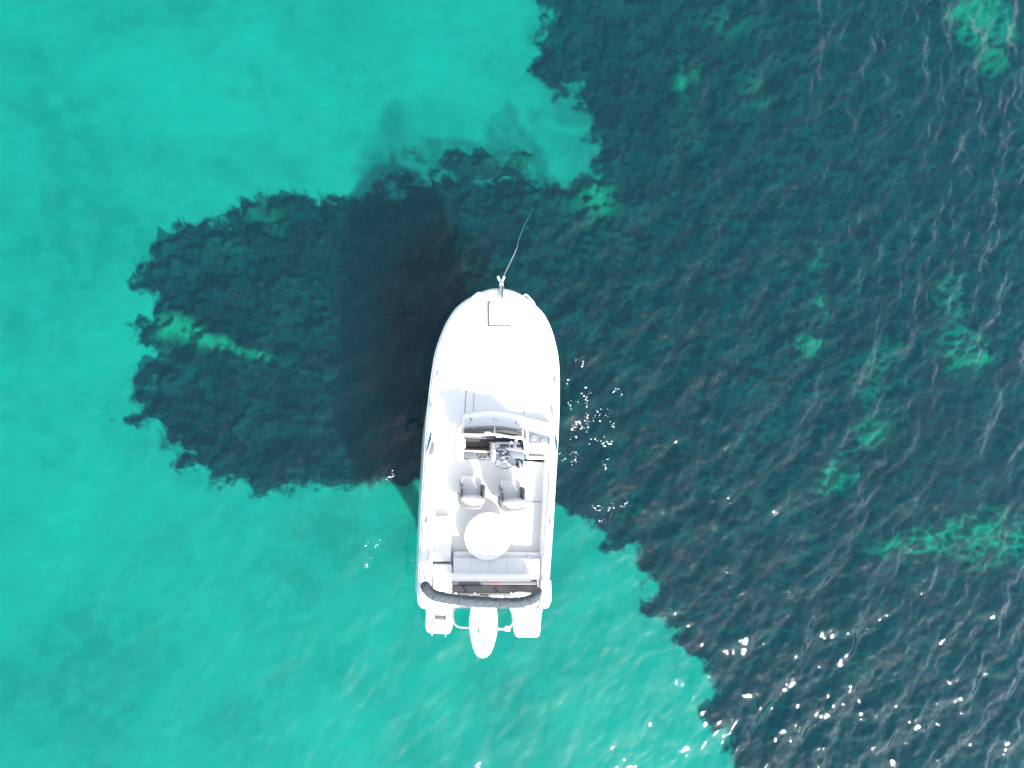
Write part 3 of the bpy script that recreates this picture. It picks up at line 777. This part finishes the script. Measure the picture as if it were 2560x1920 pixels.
# filler caps and handrails on the side decks
tube('side_rail', spline([L(1068, 1300, .86), L(1067, 1340, .92), L(1067, 1420, .92), L(1067, 1448, .86)], 5), .010, STEEL, boat)
tube('side_rail', spline([L(1373, 1300, .86), L(1374, 1325, .90), L(1368, 1345, .86)], 5), .010, STEEL, boat)
for px_a, px_b, px_c in (((1081, 1160), (1074, 1300), (1068, 1446)), ((1372, 1160), (1369, 1300), (1360, 1440))):
    tube('gunwale_joint', spline([L(*px_a, .842), L(*px_b, .842), L(*px_c, .842)], 6), .0045, SEAM, boat, 5)
pxprism('corner_cap', [(1050, 1462), (1058, 1455), (1064, 1462), (1064, 1492), (1060, 1500), (1050, 1498)], .78, .845, GEL, boat, .02)
pxprism('corner_cap', [(1355, 1450), (1378, 1450), (1380, 1500), (1372, 1520), (1352, 1524), (1352, 1470)], .76, .835, GEL, boat, .02)

# ---- folded canvas top lying across the stern
cp = spline([L(1063, 1454, 1.28), L(1067, 1472, 1.34), L(1084, 1487, 1.38), L(1110, 1494, 1.40), L(1150, 1500, 1.40), L(1200, 1504, 1.40), L(1250, 1507, 1.40), L(1295, 1506, 1.38), L(1325, 1500, 1.36), L(1342, 1488, 1.32), L(1347, 1474, .98)], 14)
bm = bmesh.new(); NN = 22; rings = []
for i, p in enumerate(cp):
    a = cp[max(i - 1, 0)]; c = cp[min(i + 1, len(cp) - 1)]; t = (c - a).normalized()
    u = t.cross(Vector((0, 0, 1))).normalized(); v = u.cross(t)
    f = i / (len(cp) - 1); e_ = min(1, min(f, 1 - f) * 14 + .35)
    ring_ = []
    for k in range(NN):
        an = 2 * math.pi * k / NN
        r_ = .073 * e_ * (1 + .05 * math.sin(i * .9 + 3 * math.sin(k * .9)) + .06 * math.sin(an * 4 + .6 * math.sin(i * .21)) + .04 * math.sin(an * 7 - i * .5) * math.sin(i * .13) + random.uniform(-.015, .015))
        ring_.append(bm.verts.new(p + (u * math.cos(an) * 1.12 + v * math.sin(an) * .9) * r_))
    rings.append(ring_)
for a, c in zip(rings, rings[1:]):
    for k in range(NN): bm.faces.new((a[k], a[(k + 1) % NN], c[(k + 1) % NN], c[k]))
bm.faces.new(rings[0][::-1]); bm.faces.new(rings[-1])
can = from_bm('folded_canvas_top', bm, CANVAS, boat, True)
for i in (30, 55, 84, 112):
    p = cp[i]; t = (cp[i + 1] - cp[i - 1]).normalized(); u = t.cross(Vector((0, 0, 1))).normalized(); v = u.cross(t)
    tube('canvas_strap', [p + (u * math.cos(2 * math.pi * k / 16) * 1.16 + v * math.sin(2 * math.pi * k / 16) * .95) * .075 for k in range(16)], .006, GREYP, can, 5, True)
for side_ in (0, -1):
    e_ = cp[side_]; s = -1 if side_ == 0 else 1
    tube('canvas_bow', [e_, e_ + Vector((s * .01, .06, -.10)), Vector((e_.x + s * .02, e_.y + .12, .80))], .012, STEEL, can, 6)

# ---- swim platforms, ladder, rail
ZP = .38
pl = pxprism('swim_platform', [(1066, 1512), (1137, 1512), (1141, 1520), (1136, 1530), (1133, 1545), (1131, 1570), (1126, 1582), (1120, 1586), (1074, 1584), (1066, 1578), (1064, 1570)], .22, ZP, GEL, boat, .02)
pxprism('swim_platform', [(1276, 1515), (1352, 1520), (1354, 1540), (1350, 1588), (1345, 1594), (1294, 1594), (1288, 1588), (1284, 1560), (1281, 1535), (1276, 1528)], .22, ZP, GEL, boat, .02)
for xx0, xx1 in ((1062, 1135), (1280, 1360)):
    box('transom_support', L(xx0 + 6, 1500, .5).x, L(xx1 - 6, 1500, .5).x, L(1240, 1530, .5).y, L(1240, 1488, .5).y, .05, .60, GEL, boat, .02)
pxprism('ladder_recess', [(1087, 1538), (1113, 1539), (1113, 1549), (1087, 1547)], ZP - .02, ZP + .006, bsdf('grey_grating', (.06, .065, .06), .6), pl, .002)
lad = tube('ladder', [L(1083, 1534, ZP + .02), L(1082, 1560, ZP + .03), L(1080, 1587, ZP + .01), L(1080, 1589, .1)], .015, STEEL, pl, 8)
tube('ladder_rail', [L(1115, 1536, ZP + .02), L(1115, 1562, ZP + .03), L(1113, 1590, ZP + .01), L(1113, 1592, .1)], .015, STEEL, pl, 8)
pxprism('ladder_step', [(1085, 1549), (1111, 1551), (1111, 1583), (1084, 1581)], ZP - .01, ZP + .02, GEL, pl, .006)
tube('transom_rail', spline([L(1133, 1520, .50), L(1133, 1545, .52), L(1137, 1560, .52), L(1152, 1568, .52), L(1200, 1570, .52), L(1260, 1573, .52), L(1272, 1570, .52), L(1282, 1558, .52), L(1285, 1545, .5), L(1284, 1528, .5)], 6), .021, STEEL, boat, 10)
box('transom_platform_bracket', L(1262, 1573, .5).x, L(1275, 1573, .5).x, L(1268, 1577, .5).y, L(1268, 1566, .5).y, .46, .54, GEL, boat, .015)

# ---- outboard engine: cowling lofted in plan sections
def loft(name, secs, m, parent):
    bm = bmesh.new(); rws = []
    for z, pts in secs: rws.append([bm.verts.new((L(a, c, z).x, L(a, c, z).y, z)) for a, c in pts])
    for a, c in zip(rws, rws[1:]):
        n_ = len(a)
        for k in range(n_): bm.faces.new((a[k], a[(k + 1) % n_], c[(k + 1) % n_], c[k]))
    bm.faces.new(rws[0][::-1]); bm.faces.new(rws[-1])
    return from_bm(name, bm, m, parent, True)
def eng_outline(sc, cx=1208, cy=1575, dx=0, dy=0):
    half = [(0, 1510), (24, 1511), (33, 1520), (36, 1545), (36.5, 1570), (33, 1595), (27, 1618), (20, 1634), (11, 1643), (0, 1646)]
    pts = [(cx + x - (y - 1575) * .02, y) for x, y in half] + [(cx - x - (y - 1575) * .02, y) for x, y in half[-2:0:-1]]
    return [(cx + (a - cx) * sc + dx, cy + (c - cy) * (sc if sc > .9 else sc ** .6) + dy) for a, c in pts]
eng = loft('outboard_engine', [(.62, eng_outline(.80)), (.70, eng_outline(.93)), (.80, eng_outline(.99)), (.92, eng_outline(1.0)), (1.02, eng_outline(.97)), (1.09, eng_outline(.90)), (1.135, eng_outline(.76)), (1.155, eng_outline(.50))], ENG, boat)
loft('engine_midsection', [(-.62, eng_outline(.25)), (-.1, eng_outline(.38)), (.3, eng_outline(.45)), (.62, eng_outline(.62))], ENG, eng)
def cowl_z(px, py):
    d = max(abs(px - 1208) / 36, abs(py - 1575) / 74); return 1.155 if d < .4 else 1.155 - .02 * (d - .4) / .3
pxprism('cowl_seam', [(1186, 1569.2), (1208, 1570.3), (1231, 1571.5), (1231, 1572.3), (1208, 1571.1), (1186, 1570)], 1.0, 1.157, SEAM, eng, 0)
z = 1.158
pxprism('logo', [(1195, 1573), (1199, 1572), (1199, 1577), (1200, 1582), (1197, 1584), (1194, 1580)], z - .01, z + .004, BLUE, eng, 0)
pxprism('logo', [(1204, 1581), (1209, 1579), (1211, 1581), (1207, 1583)], z - .01, z + .004, BLUE, eng, 0)
pxprism('logo', [(1194, 1556), (1204, 1555), (1205, 1561), (1195, 1562)], z - .01, z + .003, PINK, eng, 0)
pxprism('cowl_vent', [(1178, 1574), (1181, 1574), (1181, 1592), (1179, 1590)], 1.0, 1.10, GREYP, eng, .002)
bm = bmesh.new()                      # propeller: hub and three blades
for k in range(3):
    a_ = 2 * math.pi * k / 3; c = L(1208, 1612, 0)
    p0 = Vector((c.x, c.y, -.55)); u = Vector((math.cos(a_), 0, math.sin(a_))); v = Vector((-math.sin(a_), 0, math.cos(a_)))
    vs = [bm.verts.new(p0 + u * rr + v * ww + Vector((0, yy, 0))) for rr, ww, yy in ((.03, -.02, 0), (.12, -.06, .03), (.16, 0, .0), (.12, .06, -.03), (.03, .02, -.01))]
    bm.faces.new(vs)
from_bm('propeller', bm, STEEL, eng)

# ------------------------------------------------------------------ anchor stowed on the bow roller, rope into the sea
an = bpy.data.objects.new('anchor', None); COL.objects.link(an)
ac = MB @ L(1253, 712, z_b); an.location = ac; an.rotation_euler = (0, 0, BR)
tag(an, 'small grey plough anchor with two splayed flukes on the bow roller', 'anchor')
def A_(px, py, z):
    v = L(px, py, z); a = L(1253, 712, z_b); return v - a
tube('shank', [A_(1253, 722, z_b + .03), A_(1253, 710, z_b + .04), A_(1253.5, 700, z_b + .01)], .016, STEEL, an, 8)
for sgn in (-1, 1):
    bm = bmesh.new()
    q_ = [A_(1253 + sgn * 1.0, 706, z_b), A_(1253 + sgn * 6.5, 702, z_b + .02), A_(1253 + sgn * 11, 692, z_b + .03), A_(1253 + sgn * 5.5, 689.5, z_b + .03), A_(1253 + sgn * 2, 698, z_b)]
    add_prism(bm, q_, [p - Vector((0, 0, .018)) for p in q_]); from_bm('fluke', bm, bsdf('galvanised_steel', (.62, .62, .66), .45, metal=.2), an, True, .004)
tube('crown', [A_(1248, 706, z_b - .01), A_(1258, 706, z_b - .01)], .016, STEEL, an, 8)
# the rope
rp = [P(1257, 706, z_b - .02), P(1259, 691, .84), P(1276, 655, .40), P(1291, 622, .02), P(1297, 598, -.45), P(1312, 560, -1.1), P(1328, 530, -1.9), P(1340, 500, -2.8)]
o = tube('anchor_rope', spline(rp, 10), .010, ROPE, None, 8)
tag(o, 'pale anchor rope running from the bow down into the dark water', 'rope')

# ------------------------------------------------------------------ white flecks modelled as sun glints and foam beside the hull
bm = bmesh.new()
clusters = [(1440, 1010, 30, 75, 120), (1455, 1085, 45, 50, 170), (1430, 1130, 20, 60, 60), (1515, 1100, 12, 120, 50), (1530, 1265, 35, 30, 80), (1495, 1290, 30, 20, 30), (1470, 1000, 12, 40, 40), (1520, 960, 20, 60, 30),
            (935, 1360, 32, 14, 26), (912, 1405, 10, 40, 30), (1030, 1395, 8, 12, 10), (960, 1200, 10, 50, 22), (1500, 1175, 15, 40, 20), (800, 1010, 10, 12, 0)]
for cx, cy, rx, ry, cnt in clusters:
    cnt *= .7; k = 0
    while k < cnt:
        sx0 = random.gauss(cx, rx * .55); sy0 = random.gauss(cy, ry * .55)
        run = random.choice((1, 1, 2, 5, 9, 13)); ang = random.uniform(-.3, 1.9)
        for j in range(run):
            if random.random() < .22: k += 1; continue
            p = P(sx0 + j * 2.0 * math.cos(ang) + random.uniform(-1, 1), sy0 - j * 2.0 * math.sin(ang) + random.uniform(-1, 1), 0)
            ang += random.uniform(-.5, .5); k += 1
            lv = MBI @ p
            if abs(lv.x) < halfw(lv.y) + .03: continue
            zz = wave_z(p.x, p.y); r_ = random.choice((.003, .004, .005, .007, .011)) * random.uniform(.7, 1.2) * (1.5 if run > 3 else 1)
            n_ = 7; c0 = bm.verts.new((p.x, p.y, zz + r_ * .5 + .006)); a0 = random.random() * 6; el_ = random.uniform(.5, 1)
            rr = [bm.verts.new((p.x + r_ * math.cos(a0 + 2 * math.pi * t / n_) * random.uniform(.7, 1.2), p.y + r_ * el_ * math.sin(a0 + 2 * math.pi * t / n_) * random.uniform(.7, 1.2), zz - .004)) for t in range(n_)]
            for t in range(n_): bm.faces.new((c0, rr[t], rr[(t + 1) % n_]))
o = from_bm('glint_foam', bm, GLINT_FOAM, None)
tag(o, 'white flecks modelled as sun sparkle and foam on the water beside the hull', 'foam', 'stuff')
